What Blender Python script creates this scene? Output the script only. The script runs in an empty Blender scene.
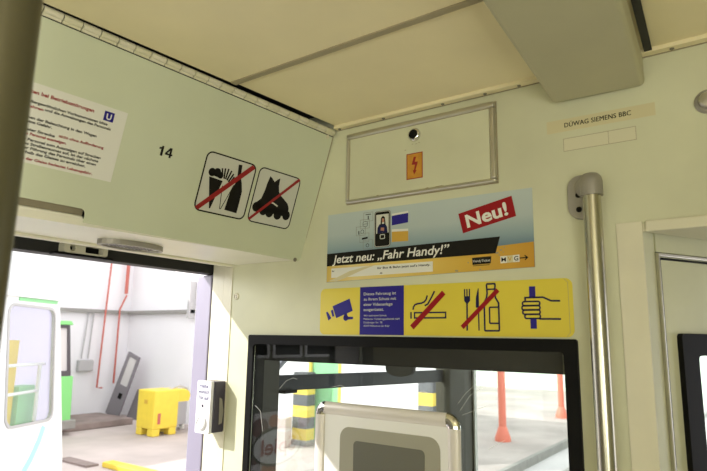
import bpy, bmesh, math, random
from mathutils import Matrix, Vector

random.seed(4)
S = bpy.context.scene
COL = S.collection

# ------------------------------------------------------------------ camera
cam_d = bpy.data.cameras.new('camera')
cam = bpy.data.objects.new('camera', cam_d)
COL.objects.link(cam)
S.camera = cam
cam_d.sensor_fit = 'HORIZONTAL'
cam_d.sensor_width = 36.0
cam_d.lens = 36.0 * 572.77 / 707.0
cam_d.clip_start = 0.02
cam_d.clip_end = 200
R_ = ((0.81713179, 0.57620782, 0.01673879), (0.08864776, -0.1542994, 0.98403926), (-0.56959391, 0.8026059, 0.17716248))
cam.matrix_world = Matrix(((R_[0][0], R_[1][0], -R_[2][0], 0.96687),
                           (R_[0][1], R_[1][1], -R_[2][1], -1.27480),
                           (R_[0][2], R_[1][2], -R_[2][2], 1.6),
                           (0, 0, 0, 1)))
cam_d.dof.use_dof = True
cam_d.dof.focus_distance = 1.55
cam_d.dof.aperture_fstop = 7.0

# ------------------------------------------------------------------ light
world = bpy.data.worlds.new('world')
S.world = world
world.use_nodes = True
bg = world.node_tree.nodes['Background']
bg.inputs['Color'].default_value = (0.98, 0.98, 1.0, 1)
bg.inputs['Strength'].default_value = 2.0


def light(name, kind, loc, direction, energy, color=(1, 1, 1), size=None, angle=None):
    d = bpy.data.lights.new(name, kind)
    d.energy = energy
    d.color = color
    if size:
        d.shape = 'RECTANGLE'
        d.size, d.size_y = size
    if angle:
        d.angle = angle
    o = bpy.data.objects.new(name, d)
    COL.objects.link(o)
    o.location = loc
    o.rotation_euler = Vector(direction).to_track_quat('-Z', 'Y').to_euler()
    return o


light('hall_sunlight', 'SUN', (-8, -8, 9), (1, 1.1, -0.93), 5.2, (1.0, 0.95, 0.92), angle=0.012)
light('side_window_fill', 'AREA', (1.98, -2.6, 1.35), (-1, 0.05, 0.95), 31, (1.0, 0.97, 0.84), size=(1.5, 0.9))  # area fill added at the side opening to brighten panel and ceiling
light('rear_fill_light', 'AREA', (0.72, -3.9, 1.35), (-0.25, 1, 1.0), 19, (1.0, 0.97, 0.84), size=(1.5, 1.0))  # fill light added before the closed rear wall, which has no window
light('hall_lamp', 'AREA', (-6.6, -5.6, 2.9), (1, 0.88, -0.22), 195, (1.0, 0.98, 0.95), size=(3.0, 2.0))

S.view_settings.view_transform = 'Standard'
S.view_settings.look = 'None'
S.view_settings.gamma = 1.0
S.view_settings.use_curve_mapping = False
S.view_settings.exposure = 0.15


# ------------------------------------------------------------------ materials
def mat(name, color, rough=0.5, metal=0.0, var=0.0, scale=6.0, bump=0.0, bscale=300.0, stretch=None, spec=0.5, coat=0.0):
    m = bpy.data.materials.new(name)
    m.use_nodes = True
    nt = m.node_tree
    b = nt.nodes['Principled BSDF']
    b.inputs['Roughness'].default_value = rough
    b.inputs['Metallic'].default_value = metal
    b.inputs['Specular IOR Level'].default_value = spec
    b.inputs['Coat Weight'].default_value = coat
    tc = nt.nodes.new('ShaderNodeTexCoord')
    src = tc.outputs['Object']
    if stretch:
        mp = nt.nodes.new('ShaderNodeMapping')
        mp.inputs['Scale'].default_value = stretch
        nt.links.new(src, mp.inputs['Vector'])
        src = mp.outputs['Vector']
    n = nt.nodes.new('ShaderNodeTexNoise')
    n.inputs['Scale'].default_value = scale
    n.inputs['Detail'].default_value = 5
    nt.links.new(src, n.inputs['Vector'])
    r = nt.nodes.new('ShaderNodeValToRGB')
    r.color_ramp.elements[0].position = 0.3
    r.color_ramp.elements[1].position = 0.7
    r.color_ramp.elements[0].color = [c * (1 - var) for c in color] + [1]
    r.color_ramp.elements[1].color = [min(1, c * (1 + var * 0.4)) for c in color] + [1]
    nt.links.new(n.outputs['Fac'], r.inputs['Fac'])
    nt.links.new(r.outputs['Color'], b.inputs['Base Color'])
    if bump:
        n2 = nt.nodes.new('ShaderNodeTexNoise')
        n2.inputs['Scale'].default_value = bscale
        nt.links.new(src, n2.inputs['Vector'])
        bp = nt.nodes.new('ShaderNodeBump')
        bp.inputs['Strength'].default_value = bump
        bp.inputs['Distance'].default_value = 0.002
        nt.links.new(n2.outputs['Fac'], bp.inputs['Height'])
        nt.links.new(bp.outputs['Normal'], b.inputs['Normal'])
    return m


def print_ramp(name, axis, stops, rough=0.35, rot=0.0):
    """printed colour gradient along a local axis; stops = [(coordinate 0..1, colour)]"""
    m = bpy.data.materials.new(name)
    m.use_nodes = True
    nt = m.node_tree
    b = nt.nodes['Principled BSDF']
    b.inputs['Roughness'].default_value = rough
    tc = nt.nodes.new('ShaderNodeTexCoord')
    mp = nt.nodes.new('ShaderNodeMapping')
    mp.inputs['Rotation'].default_value = (0, 0, rot)
    nt.links.new(tc.outputs['Object'], mp.inputs['Vector'])
    sx = nt.nodes.new('ShaderNodeSeparateXYZ')
    nt.links.new(mp.outputs['Vector'], sx.inputs['Vector'])
    k = nt.nodes.new('ShaderNodeMapRange')
    k.inputs['From Min'].default_value = stops[0][0]
    k.inputs['From Max'].default_value = stops[-1][0]
    nt.links.new(sx.outputs[axis], k.inputs['Value'])
    r = nt.nodes.new('ShaderNodeValToRGB')
    lo, hi = stops[0][0], stops[-1][0]
    els = r.color_ramp.elements
    while len(els) < len(stops):
        els.new(0.5)
    for e, (p, c) in zip(els, stops):
        e.position = (p - lo) / (hi - lo)
        e.color = (*c, 1)
    nt.links.new(k.outputs['Result'], r.inputs['Fac'])
    nt.links.new(r.outputs['Color'], b.inputs['Base Color'])
    return m


def glass(name, tint=(0.96, 0.98, 0.97), base=0.07):
    """clear pane: transparent with a Fresnel reflection"""
    m = bpy.data.materials.new(name)
    m.use_nodes = True
    nt = m.node_tree
    nt.nodes.clear()
    out = nt.nodes.new('ShaderNodeOutputMaterial')
    tr = nt.nodes.new('ShaderNodeBsdfTransparent')
    tr.inputs['Color'].default_value = (*tint, 1)
    gl = nt.nodes.new('ShaderNodeBsdfGlossy')
    gl.inputs['Roughness'].default_value = 0.0
    lw = nt.nodes.new('ShaderNodeLayerWeight')
    lw.inputs['Blend'].default_value = 0.5
    pw = nt.nodes.new('ShaderNodeMath')
    pw.operation = 'POWER'
    pw.inputs[1].default_value = 5
    nt.links.new(lw.outputs['Facing'], pw.inputs[0])
    ma = nt.nodes.new('ShaderNodeMath')
    ma.operation = 'MULTIPLY_ADD'
    ma.inputs[1].default_value = 0.9
    ma.inputs[2].default_value = base
    nt.links.new(pw.outputs[0], ma.inputs[0])
    mx = nt.nodes.new('ShaderNodeMixShader')
    nt.links.new(ma.outputs[0], mx.inputs['Fac'])
    nt.links.new(tr.outputs[0], mx.inputs[1])
    nt.links.new(gl.outputs[0], mx.inputs[2])
    nt.links.new(mx.outputs[0], out.inputs['Surface'])
    return m


M = {}
M['wall'] = mat('cream_wall_paint', (0.67, 0.675, 0.48), 0.45, var=0.14, scale=3.0, bump=0.05)
M['sage'] = mat('sage_panel_paint', (0.635, 0.68, 0.51), 0.38, var=0.05, scale=4.0, bump=0.04)
M['ceil'] = mat('beige_ceiling_panel', (0.86, 0.77, 0.50), 0.5, var=0.08, scale=3.0, bump=0.04)
M['cream'] = mat('cream_enamel', (0.74, 0.71, 0.55), 0.35, var=0.06, scale=8)
M['lamp'] = mat('grey_beige_lamp_cover', (0.50, 0.48, 0.32), 0.55, var=0.07, scale=5)
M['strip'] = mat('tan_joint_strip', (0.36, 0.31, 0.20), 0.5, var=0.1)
M['black'] = mat('black_rubber', (0.005, 0.005, 0.005), 0.5, spec=0.12)
M['under'] = mat('white_enamel', (0.86, 0.84, 0.72), 0.35, var=0.05)
M['liner'] = mat('dark_side_lining', (0.16, 0.15, 0.12), 0.6, var=0.2)
M['dark'] = mat('dark_shell', (0.02, 0.02, 0.018), 0.6)
M['alu'] = mat('brushed_aluminium', (0.62, 0.60, 0.54), 0.32, 1.0, var=0.1, scale=10, stretch=(1, 1, 30))
M['chrome'] = mat('chrome', (0.78, 0.77, 0.74), 0.08, 1.0)
M['steel'] = mat('stainless_steel_tube', (0.50, 0.48, 0.40), 0.25, 1.0)
M['zinc'] = mat('grey_cast_metal', (0.36, 0.34, 0.30), 0.45, 0.4, var=0.1)
M['floor'] = mat('grey_vinyl_floor', (0.60, 0.57, 0.47), 0.6, var=0.2)
M['lilac'] = mat('lilac_door_paint', (0.30, 0.28, 0.37), 0.4, var=0.05)
M['cab'] = mat('dark_cab_lining', (0.05, 0.05, 0.033), 0.6, var=0.2)
M['cabbrown'] = mat('olive_brown_cab_wall', (0.06, 0.055, 0.035), 0.6, var=0.2)
M['screw'] = mat('screw_metal', (0.25, 0.23, 0.18), 0.4, 0.8)
M['glass'] = glass('window_glass')
M['darkglass'] = glass('cab_side_glass', (0.93, 0.96, 0.95), 0.03)
# print colours
M['p_white'] = mat('print_white', (0.78, 0.78, 0.72), 0.4)
M['p_black'] = mat('print_black', (0.008, 0.007, 0.006), 0.45, spec=0.2)
M['p_red'] = mat('print_red', (0.31, 0.006, 0.012), 0.45, spec=0.25)
M['p_darkred'] = mat('print_dark_red', (0.30, 0.008, 0.01), 0.4)
M['p_blue'] = mat('print_blue', (0.022, 0.016, 0.24), 0.4, spec=0.25)
M['p_navy'] = mat('print_navy', (0.012, 0.012, 0.07), 0.45, spec=0.2)
M['p_yellow'] = mat('print_yellow', (0.74, 0.61, 0.055), 0.35, var=0.04)
M['p_grey'] = mat('print_pale_grey', (0.62, 0.63, 0.56), 0.4)
M['p_ochre'] = mat('print_ochre', (0.60, 0.36, 0.05), 0.4)
M['p_line'] = mat('print_grey_line', (0.25, 0.25, 0.22), 0.4)
M['p_lightning'] = mat('print_orange', (0.62, 0.28, 0.03), 0.45, var=0.15, scale=60)
M['p_skin'] = mat('print_skin', (0.45, 0.2, 0.13), 0.4)
M['label'] = mat('cream_label_film', (0.66, 0.605, 0.37), 0.35)
M['faded'] = mat('faded_label_film', (0.69, 0.665, 0.48), 0.4)
M['glue'] = mat('dirty_glue_edge', (0.38, 0.33, 0.2), 0.6)


# ------------------------------------------------------------------ mesh helpers
class MB:
    def __init__(self):
        self.bm = bmesh.new()

    def _mi(self, faces, mi):
        for f in faces:
            f.material_index = mi

    def box(self, x0, x1, y0, y1, z0, z1, mi=0):
        v = [self.bm.verts.new((x, y, z)) for x in (x0, x1) for y in (y0, y1) for z in (z0, z1)]
        q = [(0, 1, 3, 2), (4, 6, 7, 5), (0, 4, 5, 1), (2, 3, 7, 6), (0, 2, 6, 4), (1, 5, 7, 3)]
        self._mi([self.bm.faces.new([v[i] for i in f]) for f in q], mi)
        return self

    def prism(self, pts, w0, w1, holes=(), mi=0):
        """outline in local x,y extruded along local z, with holes"""
        tmp = bmesh.new()
        loops = [pts] + list(holes)
        edges = []
        for lp in loops:
            vs = [tmp.verts.new((p[0], p[1], 0)) for p in lp]
            edges += [tmp.edges.new((vs[i], vs[(i + 1) % len(vs)])) for i in range(len(vs))]
        bmesh.ops.triangle_fill(tmp, use_beauty=True, use_dissolve=False, edges=edges, normal=(0, 0, 1))
        tmp.verts.index_update()
        tris = [[v.co.xy.copy() for v in f.verts] for f in tmp.faces]
        tmp.free()
        vmap = {}

        def V(p, w):
            k = (round(p[0], 7), round(p[1], 7), w)
            if k not in vmap:
                vmap[k] = self.bm.verts.new((p[0], p[1], w))
            return vmap[k]
        fs = []
        for t in tris:
            try:
                fs.append(self.bm.faces.new([V(p, w1) for p in t]))
                fs.append(self.bm.faces.new([V(p, w0) for p in reversed(t)]))
            except ValueError:
                pass
        for lp in loops:
            for i in range(len(lp)):
                a, b = lp[i], lp[(i + 1) % len(lp)]
                try:
                    fs.append(self.bm.faces.new((V(a, w0), V(b, w0), V(b, w1), V(a, w1))))
                except ValueError:
                    pass
        self._mi(fs, mi)
        return self

    def tube(self, pts, r, n=12, mi=0, cap=True):
        pts = [Vector(p) for p in pts]
        rings = []
        prev = None
        for i, p in enumerate(pts):
            d = (pts[min(i + 1, len(pts) - 1)] - pts[max(i - 1, 0)]).normalized()
            if prev is None:
                a = d.orthogonal().normalized()
            else:
                a = (prev - d * prev.dot(d)).normalized()
            prev = a
            b = d.cross(a)
            rr = r[i] if isinstance(r, (list, tuple)) else r
            rings.append([self.bm.verts.new(p + (a * math.cos(t) + b * math.sin(t)) * rr)
                          for t in [2 * math.pi * k / n for k in range(n)]])
        fs = []
        for A, B in zip(rings, rings[1:]):
            for k in range(n):
                fs.append(self.bm.faces.new((A[k], A[(k + 1) % n], B[(k + 1) % n], B[k])))
        if cap:
            fs.append(self.bm.faces.new(list(reversed(rings[0]))))
            fs.append(self.bm.faces.new(rings[-1]))
        self._mi(fs, mi)
        return self

    def lathe(self, prof, c, axis=(0, 0, 1), n=24, mi=0):
        """prof = [(radius, height)] about an axis through c"""
        ax = Vector(axis).normalized()
        a = ax.orthogonal().normalized()
        b = ax.cross(a)
        c = Vector(c)
        rings = [[self.bm.verts.new(c + ax * h + (a * math.cos(t) + b * math.sin(t)) * max(r, 1e-5))
                  for t in [2 * math.pi * k / n for k in range(n)]] for r, h in prof]
        fs = []
        for A, B in zip(rings, rings[1:]):
            for k in range(n):
                fs.append(self.bm.faces.new((A[k], A[(k + 1) % n], B[(k + 1) % n], B[k])))
        fs.append(self.bm.faces.new(list(reversed(rings[0]))))
        fs.append(self.bm.faces.new(rings[-1]))
        self._mi(fs, mi)
        return self

    def stroke(self, pts, wd, w0, w1, mi=0, closed=False):
        """flat line of a given width along 2-D points"""
        n = len(pts)
        P = [Vector((p[0], p[1])) for p in pts]
        L, Rr = [], []
        for i in range(n):
            a = P[(i - 1) % n] if (closed or i > 0) else P[i]
            b = P[(i + 1) % n] if (closed or i < n - 1) else P[i]
            d1 = (P[i] - a)
            d2 = (b - P[i])
            d1 = d1.normalized() if d1.length > 1e-9 else d2.normalized()
            d2 = d2.normalized() if d2.length > 1e-9 else d1
            t = (d1 + d2)
            t = t.normalized() if t.length > 1e-6 else d1
            nrm = Vector((-t.y, t.x))
            k = 1 / max(0.4, nrm.dot(Vector((-d1.y, d1.x))))
            L.append(P[i] + nrm * wd / 2 * k)
            Rr.append(P[i] - nrm * wd / 2 * k)
        fs = []
        va = [[self.bm.verts.new((q.x, q.y, w)) for q in (L[i], Rr[i]) for w in (w0, w1)] for i in range(n)]
        for i in range(n if closed else n - 1):
            A, B = va[i], va[(i + 1) % n]
            fs.append(self.bm.faces.new((A[1], A[3], B[3], B[1])))
            fs.append(self.bm.faces.new((A[0], B[0], B[2], A[2])))
            fs.append(self.bm.faces.new((A[0], A[1], B[1], B[0])))
            fs.append(self.bm.faces.new((A[3], A[2], B[2], B[3])))
        self._mi(fs, mi)
        return self

    def text(self, s, x0, y0, cap, w, width=None, bold=0.0, shear=0.0, rot=0.0, mi=0, gap=1.0, thick=0.00015):
        """lettering: left end of the baseline, capital height, optional total width"""
        cu = bpy.data.curves.new('t', 'FONT')
        cu.body = s
        cu.size = 1.0
        cu.offset = bold
        cu.shear = shear
        cu.space_character = gap
        cu.resolution_u = 3
        ob = bpy.data.objects.new('t', cu)
        me = bpy.data.meshes.new_from_object(ob)
        bpy.data.objects.remove(ob)
        xs = [v.co.x for v in me.vertices]
        k = cap / 0.73
        kx = k if width is None else width / (max(xs) - min(xs))
        mn = min(xs)
        c, sn = math.cos(rot), math.sin(rot)
        vs, vb = [], []
        for v in me.vertices:
            X, Y = (v.co.x - mn) * kx, v.co.y * k
            p = (x0 + X * c - Y * sn, y0 + X * sn + Y * c)
            vs.append(self.bm.verts.new((p[0], p[1], w + thick)))
        fs = []
        for f in me.polygons:
            try:
                fs.append(self.bm.faces.new([vs[i] for i in f.vertices]))
            except ValueError:
                pass
        self._mi(fs, mi)
        bpy.data.meshes.remove(me)
        return self

    def build(self, name, mats, parent=None, Mx=None, bevel=0.0, smooth=False, seg=2):
        me = bpy.data.meshes.new(name)
        bmesh.ops.recalc_face_normals(self.bm, faces=self.bm.faces[:])
        self.bm.to_mesh(me)
        self.bm.free()
        if not isinstance(mats, (list, tuple)):
            mats = [mats]
        for m in mats:
            me.materials.append(M[m] if isinstance(m, str) else m)
        o = bpy.data.objects.new(name, me)
        COL.objects.link(o)
        if parent:
            o.parent = parent
        if Mx is not None:
            o.matrix_local = Mx
        if smooth:
            for p in me.polygons:
                p.use_smooth = True
            es = o.modifiers.new('e', 'EDGE_SPLIT')
            es.split_angle = math.radians(40)
        if bevel:
            b = o.modifiers.new('b', 'BEVEL')
            b.width = bevel
            b.segments = seg
            b.limit_method = 'ANGLE'
            b.angle_limit = math.radians(40)
        return o


def frame(o, ex, ey):
    ex = Vector(ex).normalized()
    ey = Vector(ey)
    ey = (ey - ex * ey.dot(ex)).normalized()
    ez = ex.cross(ey)
    return Matrix(((ex.x, ey.x, ez.x, o[0]), (ex.y, ey.y, ez.y, o[1]), (ex.z, ey.z, ez.z, o[2]), (0, 0, 0, 1)))


def tag(o, label=None, cat=None, group=None, kind=None):
    if label:
        o['label'] = label
    if cat:
        o['category'] = cat
    if group:
        o['group'] = group
    if kind:
        o['kind'] = kind
    return o


def thing(name, label, cat, Mx=None, group=None):
    o = bpy.data.objects.new(name, None)
    o.empty_display_size = 0.05
    COL.objects.link(o)
    if Mx is not None:
        o.matrix_world = Mx
    return tag(o, label, cat, group)


def struct(name, mb, m, label, cat, Mx=None, **k):
    return tag(mb.build(name, m, Mx=Mx, **k), label, cat, kind='structure')


def rrect(x0, y0, x1, y1, r, n=5):
    p = []
    for cx, cy, a in ((x1 - r, y0 + r, -90), (x1 - r, y1 - r, 0), (x0 + r, y1 - r, 90), (x0 + r, y0 + r, 180)):
        for k in range(n + 1):
            t = math.radians(a + 90 * k / n)
            p.append((cx + r * math.cos(t), cy + r * math.sin(t)))
    return p


def rect(x0, y0, x1, y1):
    return [(x0, y0), (x1, y0), (x1, y1), (x0, y1)]


def circ(cx, cy, r, n=18, ry=None, a0=0, a1=360):
    ry = r if ry is None else ry
    full = abs(a1 - a0) >= 360
    m = n if full else n + 1
    return [(cx + r * math.cos(math.radians(a0 + (a1 - a0) * k / n)), cy + ry * math.sin(math.radians(a0 + (a1 - a0) * k / n))) for k in range(m)]


def WF(x, z, y=0.0):
    """frame on the end wall: x to the right, y up, z into the saloon"""
    return frame((x, y, z), (1, 0, 0), (0, 0, 1))


# ------------------------------------------------------------------ the setting: saloon shell
ZC = 2.203
WIN = rect(-0.300, 0.90, 0.625, 1.584)
DOORHOLE = rect(0.785, 0.02, 1.50, 1.828)
wall_front = MB().prism(rect(-0.45, -0.02, 2.06, 2.26), -0.035, 0.0, holes=[WIN, DOORHOLE])
struct('wall_front', wall_front, 'wall', 'cream end wall of the tram saloon around the cab window', 'wall', WF(0, 0))

# floor, right wall, rear wall (behind the camera)
struct('floor', MB().box(-0.58, 2.06, -4.0, 2.0, -0.06, -0.02), 'floor', 'grey vinyl floor of the tram saloon', 'floor')
wr = MB().prism(rect(-4.0, -0.02, 0.0, 2.26), 0, 0.05, holes=[rect(-3.4, 0.9, -1.9, 1.8)])
struct('wall_right', wr, 'wall', 'cream right side wall with a window opening behind the camera', 'wall', frame((2.01, 0, 0), (0, 1, 0), (0, 0, 1)))
struct('wall_rear', MB().box(-0.56, 2.06, -4.05, -4.0, -0.02, 2.26), 'wall', 'cream rear wall of the saloon behind the camera', 'wall')
struct('wall_left', MB().box(-0.56, -0.50, -4.0, -0.96, -0.02, 2.26), 'liner', 'dark left side wall beside the doorway', 'wall')

# ceiling: two panels with a joint, the left edge follows the hinge
cm = MB()
cm.prism([(0.005, -0.012), (-0.0285, -0.380), (2.06, -0.380), (2.06, -0.012)], 0.004, 0.03)
cm.prism([(-0.0285, -0.388), (-0.115, -1.32), (-0.56, -1.32), (-0.56, -4.0), (2.06, -4.0), (2.06, -0.388)], 0.0, 0.03)
ceiling = struct('ceiling', cm, 'ceil', 'beige ceiling of two flat panels above the saloon', 'ceiling', Matrix.Translation((0, 0, ZC)))
struct('trim_1', MB().box(-0.026, 2.06, -0.396, -0.380, ZC - 0.003, ZC + 0.003), 'strip', 'tan joint strip between the two ceiling panels', 'trim')
rail = tag(MB().box(0.0, 2.03, -0.022, -0.003, ZC - 0.005, ZC + 0.016).build('trim_2', 'ceil', bevel=0.001), 'beige angle rail with screws where ceiling meets end wall', 'trim', kind='structure')
for x in (0.015, 0.165, 0.345, 0.46, 0.545, 0.865, 1.02):
    MB().lathe([(0.0045, 0), (0.0045, 0.0016), (0.003, 0.0028)], (x, -0.012, ZC - 0.005), (0, 0, -1), 10).build('screw', 'screw', rail)
struct('trim_14', MB().box(0.0, 2.03, -0.0032, -0.0002, ZC - 0.0062, ZC + 0.003), 'strip', 'dark joint line under the ceiling rail', 'trim')
struct('trim_3', MB().box(0.814, 0.829, -1.6, -0.018, ZC - 0.0025, ZC + 0.0), 'dark', 'dark slot between lamp housing and right ceiling panel', 'trim',
       Matrix.Translation((0.822, 0, 0)) @ Matrix.Rotation(math.radians(3.0), 4, 'Z') @ Matrix.Translation((-0.822, 0, 0)))
# outer shell
struct('roof', MB().box(-0.60, 2.1, -4.06, 2.05, 2.262, 2.30), 'dark', 'dark outer roof shell of the tram', 'roof')
struct('wall_outer', MB().box(-0.56, -0.51, -4.0, 2.0, 1.803, 2.262), 'dark', 'black outer skin above the doorway', 'wall')

# underside of the box above the door
struct('trim_4', MB().prism([(-0.135, -0.001), (-0.258, -1.30), (-0.400, -1.30), (-0.400, -0.001)], 1.826, 1.842), 'under', 'white underside strip of the door cover box', 'trim')
struct('trim_5', MB().box(-0.420, -0.3955, -1.30, -0.001, 1.8185, 1.850), 'cream', 'rounded cream lip along the doorway head', 'trim', bevel=0.006, seg=3)
struct('trim_6', MB().box(-0.51, -0.420, -1.30, -0.001, 1.862, 1.88), 'dark', 'black door runner recess above the doorway', 'trim')
struct('wall_inner', MB().box(-0.51, -0.2, -1.325, -1.305, 1.80, 2.2), 'cream', 'cream end of the door cover box', 'wall')
# corner jamb
jm = MB().box(-0.505, -0.456, 0.0, 0.035, -0.02, 1.842).box(-0.449, -0.409, -0.0025, 0.0, -0.02, 1.822)
jm.box(-0.470, -0.450, -0.001, 0.03, -0.02, 1.842)
struct('trim_7', jm, 'cream', 'narrow cream corner jamb beside the doorway', 'trim', bevel=0.0015)

# ------------------------------------------------------------------ end wall window
w1 = thing('window_1', 'cab window in black rubber frame across the end wall', 'window', WF(0, 0))
w1['kind'] = 'structure'
MB().prism(rrect(-0.3195, 0.86, 0.6465, 1.6065, 0.006), -0.001, 0.008, holes=[rrect(-0.2985, 0.885, 0.618, 1.579, 0.01)]).build('frame', 'black', w1, bevel=0.003)
MB().prism(rrect(-0.2998, 0.9002, 0.6248, 1.5838, 0.004), -0.045, -0.0045, holes=[rrect(-0.2980, 0.902, 0.6225, 1.582, 0.004)]).build('liner', 'black', w1)
MB().prism(rrect(-0.299, 0.882, 0.621, 1.582, 0.01), -0.004, 0.0).build('pane', 'glass', w1)
sc = [[(-0.19, 1.455), (-0.165, 1.478), (-0.14, 1.487), (-0.125, 1.484)], [(-0.285, 1.40), (-0.262, 1.385), (-0.25, 1.33)],
      [(0.375, 1.44), (0.40, 1.475), (0.44, 1.50)], [(0.37, 1.455), (0.39, 1.48), (0.455, 1.535)], [(0.38, 1.43), (0.44, 1.455)],
      [(0.0, 1.47), (0.03, 1.477), (0.05, 1.468)], [(0.25, 1.46), (0.275, 1.478), (0.29, 1.474)], [(0.44, 1.36), (0.48, 1.385)]]
for s_ in sc:
    MB().stroke(s_, 0.0006, 0.0002, 0.0006).build('scratch', 'p_white', w1)

# ------------------------------------------------------------------ doorway panel (sloping cover)
P0 = Vector((-0.010, -0.003, 2.193))
u = Vector((0.09264839, 0.99566134, -0.00864718))
up = Vector((0.30686483, -0.02029045, 0.95153679))
PAN = frame(P0, u, up)


def PF(s, t, w=0.0):
    """frame on the sloping panel: s back from the end wall, t down from the hinge"""
    return PAN @ Matrix.Translation((-s, -t, w))


cover = thing('cover_panel', 'sage green sloping cover panel above the doorway', 'panel', PAN)
notch = [(-1.25, -0.386), (-0.80, -0.386), (-0.80, -0.357)] + [(-0.655 + 0.012 * math.cos(a), -0.369 + 0.012 * math.sin(a)) for a in [math.radians(90 - 18 * k) for k in range(6)]] + [(-0.643, -0.386)]
out = notch + [(-0.012, -0.391), (-0.004, -0.384), (-0.002, -0.008), (-1.25, -0.008)]
MB().prism(out, -0.006, 0.0).build('panel_sheet', 'sage', cover, bevel=0.001)
MB().box(-0.80, -0.640, -0.386, -0.352, -0.030, -0.024).build('hand_grip_back', 'strip', cover)
MB().box(-0.80, -0.642, -0.386, -0.3735, -0.024, -0.010).build('hand_grip_lip', 'under', cover, bevel=0.003)
hg = MB().tube([(-1.25, 0.001, 0.0015), (-0.003, 0.001, 0.0015)], 0.0050, 8).box(-1.25, -0.003, -0.0135, 0.004, 0.0, 0.0006).build('piano_hinge', 'dark', cover)
k = 0
s0 = 0.006
while s0 < 1.2:
    MB().tube([(-s0 - 0.0345, 0.0, 0.003), (-s0 + 0.0000, 0.0, 0.003)], 0.0072, 12).box(-s0 - 0.0345, -s0, -0.0115, 0.002, -0.001, 0.0040).build('hinge_knuckle', 'cream' if k % 2 else 'faded', hg, smooth=True)
    s0 += 0.0368
    k += 1
MB().box(-0.0035, -0.0008, -0.384, -0.010, -0.006, 0.0008).build('seal_or_shade_line', 'strip', cover)  # dark strip painted for the shade in the panel's end gap
MB().lathe([(0.006, 0), (0.006, 0.0015), (0.003, 0.003)], (-0.024, -0.018, 0), (0, 0, 1), 12).build('screw', 'cream', cover)
MB().lathe([(0.006, 0), (0.006, 0.002), (0.002, 0.003)], (-0.026, -0.388, 0.0), (0, 0, 1), 12).build('corner_stop', 'screw', cover)

# sign on the panel ---------------------------------------------------
sg = thing('notice_sign', 'white notice on the sage panel with red and black lines and a blue U square', 'sign', PF(0.93, 0.289))
MB().prism(rect(0.0, 0.0, 0.3215, 0.153), 0, 0.0008).build('sign_plate', 'p_white', sg)


def ln(mb, txt, s_end, t, h=0.0056, s_start=None, wtot=None, b=0.03):
    """line of type ending at s_end on the panel; wtot = its length"""
    MB().text(txt, 0.93 - s_end - wtot, 0.289 - t, h, 0.0009, width=wtot, bold=b).build('text_line', mb, sg)


ln('p_red', 'Verhalten bei Betriebsstörungen', 0.678, 0.1565, 0.0072, wtot=0.1529)
ln('p_black', 'Bei außergewöhnlichen Vorkommnissen bitte', 0.645, 0.1745, wtot=0.1741)
ln('p_red', 'Ruhe bewahren', 0.771, 0.184, wtot=0.0675)
ln('p_black', 'und die Anweisungen des Personals', 0.636, 0.1825, wtot=0.132)
ln('p_black', 'befolgen.', 0.82, 0.191, wtot=0.0324)
ln('p_black', 'Das Ausgehen der Beleuchtung in den Wagen', 0.661, 0.2045, wtot=0.1741)
ln('p_black', 'ist keine Gefahr.', 0.748, 0.2125, wtot=0.0632)
ln('p_black', 'Auf freier Strecke', 0.7395, 0.2275, wtot=0.0770)
ln('p_red', 'nicht ohne Aufforderung', 0.641, 0.2245, wtot=0.0911)
ln('p_red', 'durch das Personal aussteigen.', 0.715, 0.2355, wtot=0.1053)
ln('p_black', 'Fordert das Personal zum Aussteigen auf Strecken', 0.642, 0.2465, wtot=0.1903)
ln('p_black', 'außerhalb des Straßenraumes auf, ist der nächste', 0.645, 0.2545, wtot=0.1903)
ln('p_black', 'Bahnhof unter Führung des Personals über einen', 0.648, 0.2625, wtot=0.1863)
ln('p_black', 'Weg innerhalb des Gleises zu erreichen.', 0.668, 0.271, wtot=0.1580)
ln('p_red', 'Das Betreten der Gleise bedeutet Lebensgefahr.', 0.651, 0.283, wtot=0.1823)
us = MB().prism(rect(0.2735, 0.1235, 0.2945, 0.1435), 0.0006, 0.0011).build('blue_square', 'p_blue', sg)
MB().text('U', 0.2785, 0.1272, 0.0125, 0.0012, width=0.011, bold=0.03).build('letter', 'p_white', us)

# number 14
nd = thing('number_decal', 'black number 14 on the sage panel', 'number', PF(0.52, 0.204))
MB().prism([(0.0060, 0.0), (0.0115, 0.0), (0.0115, 0.0230), (0.0075, 0.0230), (0.0065, 0.0200), (0.0010, 0.0180), (0.0010, 0.0145), (0.0060, 0.0150)], 0.0, 0.0006).build('numeral', 'p_black', nd)
MB().prism([(0.0280, 0.0), (0.0330, 0.0), (0.0330, 0.0052), (0.0360, 0.0052), (0.0360, 0.0092), (0.0330, 0.0092), (0.0330, 0.0230), (0.0275, 0.0230), (0.0175, 0.0092), (0.0175, 0.0052), (0.0280, 0.0052)], 0.0, 0.0006, holes=[[(0.0225, 0.0092), (0.0280, 0.0092), (0.0280, 0.0168)]]).build('numeral', 'p_black', nd)

# two pictogram stickers -----------------------------------------------
KW = dict(group='prohibition stickers on the sage panel')
ic = thing('prohibition_sticker', 'square no food sticker with ice cream, chips and bottle crossed by red bar', 'sticker', PF(0.396, 0.308), **KW)
MB().prism(rrect(0, 0, 0.154, 0.149, 0.017), 0, 0.0006).build('sticker_film', 'p_grey', ic)
MB().stroke(rrect(0.0012, 0.0012, 0.1528, 0.1478, 0.016), 0.0036, 0.0005, 0.0011, closed=True).build('border', 'p_black', ic)
im = MB()
W0, W1 = 0.0006, 0.0011
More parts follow.
